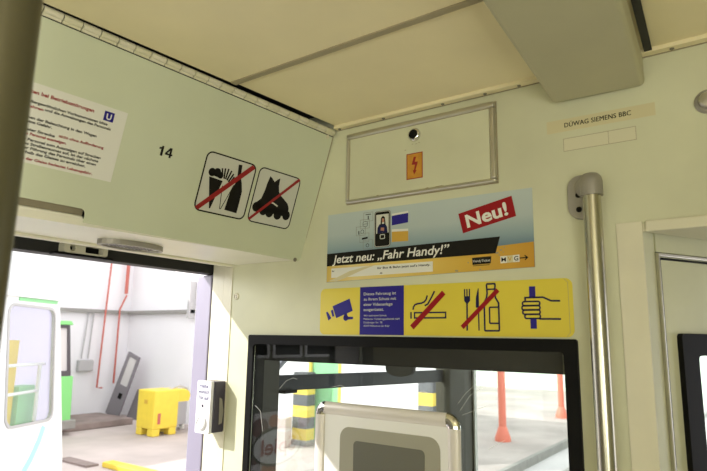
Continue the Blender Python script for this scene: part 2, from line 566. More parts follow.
# local coordinates: x = .396 - s, y = .308 - t
im.prism(circ(0.0265, 0.100, 0.0105), W0, W1).prism(circ(0.041, 0.1035, 0.010), W0, W1).prism(circ(0.0515, 0.098, 0.0085), W0, W1)
im.prism([(0.018, 0.094), (0.057, 0.090), (0.058, 0.0945), (0.020, 0.0985)], W0, W1)
im.prism([(0.021, 0.088), (0.062, 0.0855), (0.046, 0.012), (0.043, 0.011)], W0, W1)
im.stroke([(0.0645, 0.074), (0.0735, 0.016), (0.0765, 0.016), (0.098, 0.083)], 0.0018, W0, W1)
for a, b in (((0.058, 0.098), (0.052, 0.116)), ((0.064, 0.092), (0.061, 0.118)), ((0.069, 0.092), (0.071, 0.119)), ((0.074, 0.090), (0.081, 0.116)), ((0.079, 0.087), (0.089, 0.110)), ((0.084, 0.085), (0.093, 0.103))):
    im.stroke([a, b], 0.0042, W0, W1)
im.prism([(0.097, 0.137), (0.108, 0.138), (0.1105, 0.116), (0.115, 0.102), (0.1195, 0.094), (0.127, 0.072), (0.1275, 0.040), (0.127, 0.014), (0.0885, 0.016), (0.0905, 0.045), (0.0935, 0.071), (0.103, 0.093), (0.101, 0.112)], W0, W1)
im.build('pictogram', 'p_black', ic)
MB().prism([(0.139, 0.146), (0.150, 0.139), (0.0125, 0.002), (0.002, 0.008)], 0.0012, 0.0017).build('red_bar', 'p_darkred', ic)

sk = thing('prohibition_sticker', 'smaller square sticker with a black inline skate crossed by thin red bar', 'sticker', PF(0.231, 0.307), **KW)
MB().prism(rrect(0, 0, 0.150, 0.149, 0.017), 0, 0.0006).build('sticker_film', 'p_grey', sk)
MB().stroke(rrect(0.001, 0.001, 0.149, 0.148, 0.016), 0.0030, 0.0005, 0.0011, closed=True).build('border', 'p_black', sk)
im = MB()
im.prism([(0.040, 0.131), (0.047, 0.128), (0.059, 0.119), (0.067, 0.127), (0.075, 0.133), (0.077, 0.112), (0.083, 0.096), (0.092, 0.088), (0.107, 0.080), (0.123, 0.071), (0.131, 0.060), (0.1335, 0.047), (0.125, 0.044), (0.030, 0.044), (0.0265, 0.058), (0.030, 0.072), (0.034, 0.090), (0.036, 0.110)], W0, W1)
im.prism([(0.010, 0.048), (0.028, 0.066), (0.032, 0.056), (0.024, 0.044)], W0, W1)
for x, y in ((0.020, 0.042), (0.046, 0.037), (0.068, 0.035), (0.098, 0.034), (0.129, 0.038)):
    im.prism(circ(x, y, 0.0135), W0, W1)
im.prism(rect(0.018, 0.034, 0.13, 0.05), W0, W1)
im.build('pictogram', 'p_black', sk)
MB().stroke([(0.062, 0.064), (0.075, 0.062), (0.090, 0.057)], 0.004, 0.0011, 0.0013).build('highlight', 'p_grey', sk)
MB().prism([(0.1405, 0.148), (0.1475, 0.1435), (0.0075, 0.0035), (0.001, 0.007)], 0.0014, 0.0019).build('red_bar', 'p_darkred', sk)

# ------------------------------------------------------------------ lamp housing
LA = math.radians(3.0)
lp = thing('lamp_housing', 'long grey beige box housing hanging under the ceiling', 'ceiling lamp', Matrix.Translation((0.7145, 0, 2.133)) @ Matrix.Rotation(LA, 4, 'Z'))
MB().box(-0.095, 0.095, -1.9, -0.006, 0.0, 0.069).build('housing', 'lamp', lp, bevel=0.011, seg=4)
MB().box(-0.06, 0.06, -1.85, -0.03, 0.066, 0.0695).build('mounting_plate', 'zinc', lp)

# ------------------------------------------------------------------ access panel
ap = thing('access_panel', 'cream equipment flap in an aluminium frame high on the end wall', 'access panel', WF(0.040, 1.972))
MB().prism(rect(0.008, 0.006, 0.432, 0.194), 0.0, 0.008).build('flap', 'wall', ap, bevel=0.001)
fr = MB()
fr.box(0.0, 0.442, 0.188, 0.2025, 0.0, 0.014).box(0.0, 0.442, 0.0, 0.0085, 0.0, 0.014)
fr.box(0.0, 0.010, 0.0085, 0.188, 0.0, 0.014).box(0.428, 0.442, 0.0085, 0.188, 0.0, 0.014)
fr.build('frame', 'alu', ap, bevel=0.0045, seg=3)
MB().stroke(rect(-0.0005, -0.001, 0.4425, 0.2030), 0.0025, 0.0, 0.0035, closed=True).stroke(rect(0.0105, 0.0090, 0.4275, 0.1875), 0.0016, 0.007, 0.0088, closed=True).build('seal_or_shade_line', 'strip', ap)  # dark outlines standing for shadow gaps round the frame and flap
lk = MB().lathe([(0.0185, 0.008), (0.0185, 0.011), (0.0155, 0.016), (0.013, 0.017), (0.012, 0.0125)], (0.2205, 0.160, 0), (0, 0, 1), 24).build('lock', 'chrome', ap, smooth=True)
MB().lathe([(0.0118, 0.010), (0.0118, 0.0135), (0.006, 0.014)], (0.2205, 0.160, 0), (0, 0, 1), 20).build('lock_core', 'black', lk)
for x, y, a in ((0.212, 0.135, 0.004), (0.222, 0.134, 0.006), (0.232, 0.136, 0.004), (0.19, 0.122, 0.005)):
    MB().prism([(x, y), (x + a, y + 0.0005), (x + a, y + 0.002), (x, y + 0.0015)], 0.0081, 0.0085).build('scuff_mark', 'glue', ap)
for x, a in ((0.10, 0.010), (0.275, 0.03), (0.25, 0.012)):
    MB().prism([(x, 0.0095), (x + a, 0.0098), (x + a * 0.8, 0.012), (x + a * 0.3, 0.0115)], 0.0081, 0.0088).build('scuff_mark', 'glue', ap)
ls = thing('warning_sticker', 'small orange sticker with a red lightning bolt on the equipment flap', 'sticker', WF(0.2362, 2.0125, -0.008))
MB().prism(rect(0, 0, 0.0478, 0.070), 0, 0.0005).build('sticker_film', 'p_lightning', ls)
MB().stroke(rect(0.001, 0.001, 0.0468, 0.069), 0.0022, 0.0004, 0.0009, closed=True).build('border', 'p_darkred', ls)
MB().prism([(0.022, 0.060), (0.029, 0.059), (0.0245, 0.046), (0.034, 0.045), (0.0265, 0.022), (0.0305, 0.0225), (0.0225, 0.012), (0.0185, 0.0245), (0.0225, 0.023), (0.0255, 0.038), (0.0155, 0.039)], 0.0004, 0.0009).build('lightning_bolt', 'p_darkred', ls)

# ------------------------------------------------------------------ mobile ticket poster
AW, AH = 0.590, 0.1915
ad = thing('advertisement_poster', 'long blue and orange poster reading Jetzt neu: Fahr Handy! below the equipment flap', 'poster', WF(-0.0275, 1.7565))
M['ad_sky'] = print_ramp('poster_blue_print', 'Y', [(0.055, (0.10, 0.19, 0.27)), (0.09, (0.27, 0.37, 0.41)), (0.13, (0.44, 0.52, 0.52)), (0.195, (0.50, 0.58, 0.57))])
M['ad_orange'] = print_ramp('poster_orange_print', 'X', [(0.0, (0.66, 0.47, 0.10)), (0.10, (0.80, 0.66, 0.28)), (0.26, (0.78, 0.58, 0.14)), (0.42, (0.66, 0.42, 0.06)), (0.59, (0.58, 0.30, 0.03))])
MB().prism([(0.0, -0.002), (AW, 0.008), (AW, AH), (0.0, AH)], 0, 0.0012).build('poster_sheet', 'ad_sky', ad)
MB().prism([(0.0005, -0.0015), (AW - 0.0005, 0.0085), (AW - 0.0005, 0.066), (0.50, 0.062), (0.25, 0.050), (0.0005, 0.044)], 0.0010, 0.0014).build('orange_field', 'ad_orange', ad)
bn = MB().prism([(0.0, 0.0435), (0.499, 0.0455), (0.511, 0.0845), (0.0, 0.079)], 0.0012, 0.0017).build('black_banner', 'p_black', ad)
MB().text('Jetzt neu: „Fahr Handy!”', 0.0195, 0.0505, 0.0235, 0.0018, width=0.362, bold=0.016, shear=0.2, rot=0.011).build('headline', 'p_white', bn)
nb = MB().prism([(0.4062, 0.1503), (0.5417, 0.1785), (0.5511, 0.1290), (0.4177, 0.1005)], 0.0010, 0.0016).build('red_box', 'p_red', ad)
MB().text('Neu!', 0.4295, 0.1135, 0.0325, 0.0017, width=0.106, bold=0.028, rot=0.205).build('lettering', 'p_white', nb)
ph = MB().prism(rrect(0.1595, 0.085, 0.2105, 0.1835, 0.008), 0.0010, 0.0016).build('phone_picture', 'p_black', ad)
MB().stroke(rrect(0.1612, 0.0867, 0.2088, 0.1818, 0.007), 0.0018, 0.0015, 0.0019, closed=True).build('phone_rim', 'alu', ph)
MB().prism(rect(0.1655, 0.1225, 0.2050, 0.1740), 0.0015, 0.0018).build('phone_screen', 'p_grey', ph)
wm = MB().prism([(0.169, 0.1225), (0.170, 0.138), (0.176, 0.147), (0.194, 0.148), (0.200, 0.138), (0.202, 0.1225)], 0.0017, 0.0020, mi=0)
wm.prism(circ(0.187, 0.160, 0.0065, ry=0.0085), 0.0017, 0.0020, mi=1).prism([(0.179, 0.142), (0.181, 0.164), (0.187, 0.170), (0.193, 0.165), (0.196, 0.142), (0.1915, 0.146), (0.191, 0.162), (0.184, 0.163), (0.184, 0.146)], 0.0018, 0.0021, mi=2)
wm.prism([(0.180, 0.130), (0.191, 0.128), (0.191, 0.137), (0.181, 0.138)], 0.0019, 0.0022, mi=3)
wm.build('figure_on_screen', ['p_navy', 'p_skin', 'p_black', 'p_skin'], ph)
MB().stroke(rrect(0.1785, 0.1075, 0.1925, 0.1185, 0.002), 0.002, 0.0016, 0.0020, closed=True).build('phone_key', 'p_grey', ph)
cd = MB().prism([(0.2145, 0.1405), (0.2640, 0.1440), (0.2645, 0.1745), (0.2145, 0.1720)], 0.0010, 0.0015).build('blue_card_picture', 'p_blue', ad)
MB().prism([(0.2145, 0.1665), (0.2645, 0.1690), (0.2645, 0.1745), (0.2145, 0.1720)], 0.0014, 0.0018).build('card_stripe', 'p_white', cd)
cd = MB().prism([(0.2150, 0.0960), (0.2645, 0.0948), (0.2645, 0.1272), (0.2150, 0.1298)], 0.0010, 0.0015).build('ochre_card_picture', 'p_ochre', ad)
MB().prism([(0.2150, 0.1235), (0.2645, 0.1210), (0.2645, 0.1272), (0.2150, 0.1298)], 0.0014, 0.0018).build('card_stripe', 'p_white', cd)
for n_, (x, y) in enumerate(((0.1240, 0.1600), (0.1130, 0.1410), (0.1000, 0.1225), (0.1120, 0.1030), (0.1235, 0.0835))):
    fb = MB().stroke(rect(x, y, x + 0.030, y + 0.0245), 0.0010, 0.0011, 0.0015, closed=True).build('ticket_icon', 'p_line', ad)
    g = MB()
    if n_ == 0:
        g.prism(rect(x + 0.0135, y + 0.004, x + 0.0165, y + 0.015), 0.0011, 0.0014).prism(rect(x + 0.006, y + 0.018, x + 0.024, y + 0.020), 0.0011, 0.0014)
    elif n_ == 1:
        g.stroke(circ(x + 0.0165, y + 0.012, 0.008), 0.001, 0.0011, 0.0014, closed=True).stroke([(x + 0.008, y + 0.012), (x + 0.025, y + 0.012)], 0.001, 0.0011, 0.0014)
    elif n_ == 2:
        g.prism(rect(x + 0.007, y + 0.003, x + 0.010, y + 0.013), 0.0011, 0.0014).stroke(circ(x + 0.020, y + 0.010, 0.005), 0.0012, 0.0011, 0.0014, closed=True)
    elif n_ == 3:
        g.prism([(x + 0.007, y + 0.007), (x + 0.026, y + 0.009), (x + 0.026, y + 0.014), (x + 0.007, y + 0.012)], 0.0011, 0.0014)
    else:
        g.stroke(circ(x + 0.014, y + 0.010, 0.0045), 0.0012, 0.0011, 0.0014, closed=True)
    g.build('icon_mark', 'p_black', fb)
wb = MB().prism([(0.0165, 0.010), (0.335, 0.0115), (0.335, 0.0370), (0.0165, 0.0365)], 0.0013, 0.0018).build('white_text_box', 'p_white', ad)
MB().text('Ihr', 0.0195, 0.0265, 0.0052, 0.0019, bold=0.02).build('lettering', 'p_black', wb)
MB().text('für Bus & Bahn jetzt auf’s Handy.', 0.170, 0.0265, 0.0056, 0.0019, width=0.158, bold=0.02).build('lettering', 'p_black', wb)
MB().text('.de', 0.178, 0.0135, 0.0052, 0.0019, bold=0.02).build('lettering', 'p_black', wb)
sm = MB().prism([(0.006, 0.001), (0.030, 0.008), (0.080, 0.026), (0.130, 0.035), (0.165, 0.038), (0.120, 0.026), (0.060, 0.006), (0.035, -0.0005)], 0.0017, 0.00195)
sm.build('scraped_patch', 'label', ad)
ht = MB().prism([(0.441, 0.0215), (0.4865, 0.0225), (0.4885, 0.0395), (0.440, 0.0385)], 0.0013, 0.0018).build('ticket_logo', 'p_black', ad)
MB().text('HandyTicket', 0.4425, 0.0275, 0.006, 0.0019, width=0.043, bold=0.0).build('lettering', 'p_white', ht)
MB().prism([(0.4425, 0.0185), (0.484, 0.019), (0.484, 0.0203), (0.4425, 0.0198)], 0.0013, 0.0017).build('underline', 'p_black', ad)
mv = MB().prism([(0.5105, 0.0210), (0.526, 0.0213), (0.526, 0.0378), (0.5105, 0.0374)], 0.0013, 0.0018, mi=0).prism([(0.526, 0.0213), (0.5405, 0.0218), (0.5405, 0.0382), (0.526, 0.0378)], 0.0013, 0.0018, mi=1).prism([(0.5405, 0.0218), (0.5555, 0.0222), (0.5555, 0.0386), (0.5405, 0.0382)], 0.0013, 0.0018, mi=0)
mv = mv.build('operator_logo', ['p_white', 'label'], ad)
MB().text('M', 0.5128, 0.0245, 0.0105, 0.0019, width=0.011, bold=0.008).text('G', 0.5430, 0.0255, 0.0105, 0.0019, width=0.010, bold=0.02).build('letters', 'p_black', mv)
MB().text('V', 0.528, 0.0250, 0.0105, 0.0019, width=0.010, bold=0.02).build('worn_letter', 'p_ochre', mv)
MB().stroke([(0.5555, 0.0303), (0.5730, 0.0308)], 0.0024, 0.0013, 0.0018).stroke([(0.5675, 0.0360), (0.5742, 0.0308), (0.5680, 0.0255)], 0.0024, 0.0013, 0.0018).build('arrow', 'p_black', ad)
for x, y, a in ((0.400, 0.0095, 0.006), (0.503, 0.046, 0.005), (0.512, 0.052, 0.004), (0.521, 0.058, 0.003), (0.508, 0.041, 0.003), (0.430, 0.0275, 0.003), (0.518, 0.047, 0.003), (0.46, 0.0095, 0.004)):
    MB().prism([(x + a * random.uniform(0.5, 1) * math.cos(t), y + a * 0.6 * random.uniform(0.5, 1) * math.sin(t)) for t in [k * 0.785 for k in range(8)]], 0.0013, 0.0016).build('stain', 'strip', ad)

# ------------------------------------------------------------------ yellow pictogram strip
ys = thing('pictogram_strip', 'long yellow strip sticker with blue pictograms above the cab window', 'sticker', WF(-0.0475, 1.6100))
MB().prism(rrect(0.0, 0.0, 0.6885, 0.1270, 0.016), 0, 0.0010).build('sticker_film', 'p_yellow', ys)
MB().stroke([(0.6700, 0.1262), (0.6790, 0.118), (0.6795, 0.010), (0.672, 0.001)], 0.0008, 0.0009, 0.0012).build('film_edge', 'glue', ys)
bp_ = MB().prism(rect(0.1355, 0.0005, 0.2716, 0.1268), 0.0009, 0.0014).build('blue_field', 'p_blue', ys)
t = MB()
for s_, y in (('Dieses Fahrzeug ist', 0.1045), ('zu Ihrem Schutz mit', 0.0905), ('einer Videoanlage', 0.0765), ('ausgerüstet.', 0.0630)):
    t.text(s_, 0.1478, y, 0.0078, 0.0015, width=0.0053 * len(s_), bold=0.008)
for s_, y in (('Wir sind einen Schritt', 0.0485), ('Mülheimer Verkehrsgesellschaft mbH', 0.0395), ('Duisburger Str. 78', 0.0305), ('45479 Mülheim an der Ruhr', 0.0215)):
    t.text(s_, 0.1486, y, 0.0050, 0.0015, width=0.00325 * len(s_), bold=0.0)
t.build('lettering', 'p_grey', bp_)
cmx = MB()
cmx.prism([(0.0432, 0.0775), (0.1010, 0.0972), (0.1122, 0.0640), (0.0570, 0.0445)], 0.0009, 0.0014)
cmx.prism([(0.0375, 0.0655), (0.0450, 0.0680), (0.0500, 0.0500), (0.0440, 0.0480)], 0.0009, 0.0014)
cmx.prism([(0.0207, 0.0610), (0.0270, 0.0625), (0.0400, 0.0450), (0.0300, 0.0380)], 0.0009, 0.0014)
cmx.prism(circ(0.0895, 0.0455, 0.0085), 0.0009, 0.0014).prism(rect(0.084, 0.045, 0.0935, 0.060), 0.0009, 0.0014).prism([(0.088, 0.0395), (0.1135, 0.0415), (0.1135, 0.0480), (0.088, 0.0485)], 0.0009, 0.0014)
cmx.build('camera_pictogram', 'p_blue', ys)
cg = MB().stroke(rect(0.3025, 0.0435, 0.3885, 0.0565), 0.0038, 0.0009, 0.0014, closed=True).stroke([(0.2925, 0.0420), (0.2925, 0.0585)], 0.0042, 0.0009, 0.0014)
cg.stroke([(0.2985, 0.0640), (0.2995, 0.0710), (0.3040, 0.0765), (0.3120, 0.0790), (0.3220, 0.0800), (0.3300, 0.0830), (0.3350, 0.0880), (0.3390, 0.0990)], 0.0042, 0.0009, 0.0014)
cg.stroke([(0.3315, 0.0735), (0.3400, 0.0775), (0.3450, 0.0850), (0.3500, 0.0930), (0.3590, 0.1090)], 0.0042, 0.0009, 0.0014)
cg = cg.build('cigarette_pictogram', 'p_navy', ys)
MB().prism([(0.3800, 0.1095), (0.3890, 0.1000), (0.3000, 0.0150), (0.2905, 0.0250)], 0.0015, 0.0020).build('red_bar', 'p_red', cg)
fk = MB()
for x in (0.4390, 0.4452, 0.4515):
    fk.stroke([(x, 0.1110), (x, 0.092)], 0.0030, 0.0009, 0.0014)
fk.prism([(0.4377, 0.094), (0.4528, 0.094), (0.4528, 0.0830), (0.4470, 0.0765), (0.4432, 0.0765), (0.4377, 0.0830)], 0.0009, 0.0014).stroke([(0.4449, 0.078), (0.4440, 0.0130)], 0.0040, 0.0009, 0.0014)
fk.prism([(0.4732, 0.1115), (0.4750, 0.1115), (0.4752, 0.0135), (0.4722, 0.0135), (0.4720, 0.0660), (0.4668, 0.0667), (0.4675, 0.0900)], 0.0009, 0.0014)
fk.stroke([(0.4960, 0.1210), (0.5145, 0.1210), (0.5155, 0.1180), (0.5140, 0.1000), (0.5160, 0.0880), (0.5230, 0.0760), (0.5230, 0.0150), (0.5215, 0.0130), (0.4895, 0.0130), (0.4880, 0.0150), (0.4880, 0.0780), (0.4940, 0.0890), (0.4958, 0.1000), (0.4945, 0.1180)], 0.0040, 0.0009, 0.0014, closed=True)
fk.stroke([(0.4950, 0.1085), (0.5150, 0.1085)], 0.0036, 0.0009, 0.0014)
fk.stroke([(0.5230, 0.0667), (0.5020, 0.0667), (0.5005, 0.0650), (0.5005, 0.0315), (0.5020, 0.0300), (0.5230, 0.0300)], 0.0036, 0.0009, 0.0014)
fk = fk.build('food_pictogram', 'p_navy', ys)
MB().prism([(0.5185, 0.1100), (0.5260, 0.1025), (0.4350, 0.0165), (0.4280, 0.0245)], 0.0015, 0.0020).build('red_bar', 'p_red', fk)
hd = MB().prism(rect(0.5945, 0.0860, 0.6085, 0.1115), 0.0009, 0.0014, mi=0).prism(rect(0.5950, 0.0180, 0.6090, 0.0390), 0.0009, 0.0014, mi=0)
hd.stroke([(0.5850, 0.0800), (0.5850, 0.0868), (0.6245, 0.0868), (0.6330, 0.0830), (0.6420, 0.0785), (0.6616, 0.0780)], 0.0040, 0.0009, 0.0014, mi=1)
for k, y in enumerate((0.0735, 0.0640, 0.0545, 0.0450)):
    x = (0.5785, 0.5770, 0.5785, 0.5830)[k]
    hd.stroke(rrect(x, y - 0.0045, 0.6175, y + 0.0045, 0.0042, 4), 0.0036, 0.0009, 0.0014, mi=1, closed=True)
hd.stroke([(0.6150, 0.0395), (0.6616, 0.0390)], 0.0040, 0.0009, 0.0014, mi=1)
hd.build('holding_hand_pictogram', ['p_blue', 'p_navy'], ys)

# ------------------------------------------------------------------ maker label and faded label
ml = thing('maker_label', 'long cream label reading DÜWAG SIEMENS BBC below the lamp housing', 'label', WF(0.602, 2.0675))
MB().prism([(0, 0), (0.223, -0.001), (0.2225, 0.0275), (0, 0.0295)], 0, 0.0006).build('label_film', 'label', ml)
MB().text('DÜWAG SIEMENS BBC', 0.0393, 0.0090, 0.0112, 0.0007, width=0.1372, gap=1.05).text('DÜWAG SIEMENS BBC', 0.0398, 0.0090, 0.0112, 0.00085, width=0.1372, gap=1.05).build('lettering', 'p_black', ml)
fl = thing('blank_label', 'faded blank label with a dirty outline below the maker label', 'label', WF(0.6375, 2.0210))
MB().prism(rect(0, 0, 0.148, 0.0290), 0, 0.0004).build('label_film', 'faded', fl)
MB().stroke(rect(0, 0, 0.148, 0.0290), 0.0010, 0.0003, 0.0007, closed=True).stroke([(0.094, 0), (0.094, 0.029)], 0.0008, 0.0003, 0.0007).build('glue_outline', 'glue', fl)

# ------------------------------------------------------------------ round lock at the right and small wall lock
kb = thing('round_lock', 'round grey metal lock high on the end wall near the cab door', 'lock', WF(0.9185, 2.0735))
MB().lathe([(0.0245, 0), (0.0245, 0.004), (0.021, 0.007)], (0, 0, 0), (0, 0, 1), 28).build('rosette', 'zinc', kb, smooth=True)
MB().lathe([(0.016, 0.006), (0.016, 0.016), (0.013, 0.0195), (0.006, 0.0205)], (0, 0, 0), (0, 0, 1), 24).build('cylinder', 'alu', kb, smooth=True)
kl = thing('keyhole_lock', 'small cream keyhole lock beside the doorway jamb', 'lock', WF(-0.3885, 1.7255))
MB().lathe([(0.0115, 0), (0.0115, 0.002), (0.009, 0.004), (0.0075, 0.004), (0.007, 0.002)], (0, 0, 0), (0, 0, 1), 20).build('rosette', 'cream', kl, smooth=True)
MB().box(-0.0016, 0.0016, -0.006, 0.006, 0.0018, 0.0030).build('key_slot', 'screw', kl)

# ------------------------------------------------------------------ handrail on the end wall
hr = thing('handrail', 'vertical stainless steel handrail with grey bracket on the end wall', 'handrail', WF(0.703, 1.90))
MB().tube([(0, 0.008, 0.058), (0, -1.20, 0.058)], 0.0180, 24).build('rail_tube', 'steel', hr, smooth=True)


def bracket(y0, sgn):
    b = MB().prism(rrect(-0.060, y0 - 0.047, 0.006, y0 + 0.050, 0.027), 0.0, 0.012).build('bracket', 'zinc', hr, bevel=0.004, seg=3)
    ar = MB().tube([(-0.020, y0 + 0.020 * sgn, 0.010), (-0.012, y0 + 0.022 * sgn, 0.030), (0.0, y0 + 0.018 * sgn, 0.058)], [0.024, 0.021, 0.019], 18)
    ar.lathe([(0.0222, -0.010 * sgn), (0.0225, 0.018 * sgn), (0.0205, 0.029 * sgn), (0.0150, 0.0355 * sgn), (0.006, 0.0385 * sgn)], (0, y0, 0.058), (0, 1, 0), 28)
    ar.build('bracket_cap', 'zinc', b, smooth=True)
    for yy in (0.006, -0.026):
        MB().lathe([(0.0062, 0.0115), (0.0062, 0.0135), (0.0035, 0.0140), (0.0035, 0.0125)], (-0.037, y0 + yy * sgn, 0), (0, 0, 1), 14).build('screw', 'black', b)


bracket(0.008, 1)
bracket(-1.195, -1)

# ------------------------------------------------------------------ cab door on the right
dsur = MB().prism(rect(0.7355, -0.02, 0.785, 1.845), 0.0, 0.006)
struct('trim_8', dsur, 'cream', 'flat cream post beside the cab door', 'trim', WF(0, 0), bevel=0.001)
struct('trim_9', MB().box(0.7905, 1.50, -0.010, 0.012, 1.8225, 1.8455), 'cream', 'cream head bar over the cab door', 'trim', bevel=0.003)
struct('trim_10', MB().prism([(0.770, 0.0015), (0.785, 0.0015), (0.7965, 0.050), (0.788, 0.060), (0.770, 0.030)], -0.02, 1.826), 'wall', 'cream reveal beside the cab door leaf', 'trim')
a31 = math.radians(31)
DM = frame((0.7985, 0.05, 0.0), (math.sin(a31), math.cos(a31), 0), (0, 0, 1))
cd_ = thing('door_1', 'pale green cab door with black framed window standing ajar', 'door', DM)
cd_['kind'] = 'structure'
MB().prism(rect(0.004, 0.0, 0.70, 1.782), -0.032, 0.0, holes=[rect(0.070, 0.75, 0.60, 1.600)]).build('door_leaf', 'wall', cd_)
MB().box(0.0, 0.005, 0.0, 1.784, -0.030, 0.006).box(0.0, 0.70, 1.779, 1.786, -0.030, 0.006).build('edge_trim', 'alu', cd_, bevel=0.0015)
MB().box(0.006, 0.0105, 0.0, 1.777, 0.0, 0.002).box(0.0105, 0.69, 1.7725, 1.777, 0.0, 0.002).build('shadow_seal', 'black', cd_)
MB().prism(rrect(0.043, 0.72, 0.63, 1.6215, 0.008), -0.02, 0.012, holes=[rrect(0.0895, 0.77, 0.585, 1.577, 0.008)]).build('window_gasket', 'black', cd_, bevel=0.003)
MB().prism(rect(0.085, 0.765, 0.59, 1.58), -0.012, -0.008).build('pane', 'glass', cd_)
struct('trim_13', MB().prism(rect(0.001, 1.788, 0.70, 1.835), -0.03, 0.001), 'wall', 'cream strip above the cab door leaf', 'trim', DM)
struct('trim_11', MB().prism([(0.785, 0.0), (1.50, 0.0), (1.50, 0.9), (1.3, 0.9)], 1.824, 1.84), 'cream', 'cream soffit above the cab door recess', 'trim')

# ------------------------------------------------------------------ foreground pole
fp = thing('grab_pole', 'blurred grey brown upright pole close by at the left edge', 'pole', Matrix.Translation((0.4933, -1.0917, 0)))
MB().tube([(0, 0, -0.018), (0, 0, 2.20)], 0.0225, 28).build('pole_tube', mat('brown_grey_pole', (0.11, 0.10, 0.055), 0.32, 0.3), fp, smooth=True)
MB().lathe([(0.045, 0), (0.045, 0.008), (0.026, 0.018)], (0, 0, -0.019), (0, 0, 1), 28).build('floor_flange', 'zinc', fp, smooth=True)
MB().lathe([(0.026, 0), (0.045, 0.010), (0.045, 0.018)], (0, 0, 2.183), (0, 0, 1), 28).build('ceiling_flange', 'zinc', fp, smooth=True)

# ------------------------------------------------------------------ door opener box
M['box_white'] = mat('white_plastic', (0.80, 0.80, 0.84), 0.35)
M['box_shaded'] = mat('shaded_violet_plastic', (0.040, 0.034, 0.060), 0.4)  # dark tone stands for the side turned away from the light
M['faint'] = mat('faint_grey_print', (0.16, 0.16, 0.26), 0.5)
bx = thing('door_button_box', 'white fronted button box, sides coloured as in shade, on the jamb beside the doorway', 'button box', WF(-0.4855, 1.3105, -0.0025))
MB().box(0.009, 0.0735, 0.002, 0.1530, 0.0, 0.045).build('housing', 'box_shaded', bx, bevel=0.004, seg=3)
MB().prism(rrect(0.007, 0.0, 0.0695, 0.1545, 0.005), 0.045, 0.056).build('front_plate', 'box_white', bx, bevel=0.002)
MB().lathe([(0.021, 0.056), (0.021, 0.060), (0.0165, 0.063), (0.0155, 0.0605), (0.010, 0.0605)], (0.036, 0.030, 0), (0, 0, 1), 28).build('push_button', 'box_white', bx, smooth=True)
MB().text('Halte', 0.018, 0.134, 0.011, 0.0564, width=0.040, bold=0.03).text('wunsch', 0.013, 0.117, 0.011, 0.0564, width=0.050, bold=0.03).text('Tür auf', 0.014, 0.099, 0.011, 0.0564, width=0.048, bold=0.03).build('lettering', 'faint', bx)
MB().prism(circ(0.036, 0.080, 0.0045), 0.056, 0.0566).build('keyhole', 'box_shaded', bx)
MB().prism([(0.0, 0.0), (0.012, 0.004), (0.016, 0.04), (0.008, 0.075), (-0.002, 0.08)], 0.0, 0.0012).build('worn_sticker', 'zinc', bx, Mx=frame((0.0735, 0.025, 0.022), (0, 0, -1), (0, 1, 0)))

# ------------------------------------------------------------------ fittings over the doorway
al = thing('recessed_fitting', 'oval chrome fitting with mesh grille set in the doorway underside', 'fitting', frame((-0.312, -0.437, 1.826), (0, 1, 0), (1, 0, 0)))
# local x along the tram, y to the right, z down
MB().prism(circ(0, 0, 0.088, 28, ry=0.046), -0.002, 0.013, holes=[circ(0, 0, 0.078, 28, ry=0.036)]).build('bezel', 'zinc', al, bevel=0.002)
MB().prism(circ(0, 0, 0.079, 28, ry=0.037), -0.001, 0.009).build('cover', 'alu', al, bevel=0.002)
gm = MB()
for i in range(-6, 7):
    for j in range(-2, 3):
        if (i / 7.0) ** 2 + (j / 3.0) ** 2 < 0.9:
            gm.prism(circ(i * 0.0100, j * 0.0105, 0.0036, 8), 0.0085, 0.0096)
gm.build('grille', 'black', al)

lt = thing('door_latch', 'cream metal latch with round hole in the black doorway recess', 'latch', frame((-0.51, -0.455, 1.821), (0, 1, 0), (0, 0, 1)))
MB().prism(rrect(-0.062, -0.014, 0.060, 0.016, 0.008), 0.0, 0.028, holes=[circ(-0.038, 0.0, 0.0085, 16), rrect(-0.004, -0.009, 0.046, 0.009, 0.003)]).build('latch_plate', 'cream', lt, bevel=0.003)
MB().prism(rect(-0.055, -0.010, 0.052, 0.010), 0.0, 0.006).build('latch_inside', 'black', lt)
MB().box(-0.085, 0.075, -0.021, -0.0145, 0.0, 0.032).build('latch_bar', 'black', lt, bevel=0.002)

# outer door leaves
dl = thing('door_leaf', 'lilac folded door leaf edge beside the cream jamb', 'door', Matrix.Translation((-0.548, 0.0, 0.0)), group='folding leaves of the tram door')
MB().box(-0.036, 0.036, 0.001, 0.034, -0.02, 1.80).build('leaf', 'lilac', dl, bevel=0.004)
MB().box(0.036, 0.042, 0.004, 0.030, -0.02, 1.79).build('rubber_seal', 'black', dl)
dl = thing('door_leaf', 'lilac folded door leaf at the rear edge of the doorway', 'door', Matrix.Translation((-0.58, -0.85, 0.0)), group='folding leaves of the tram door')
MB().box(-0.02, 0.018, -0.09, 0.09, -0.02, 1.80).build('leaf', 'lilac', dl, bevel=0.004)
MB().box(-0.016, 0.014, 0.09, 0.096, -0.02, 1.79).build('rubber_seal', 'black', dl)

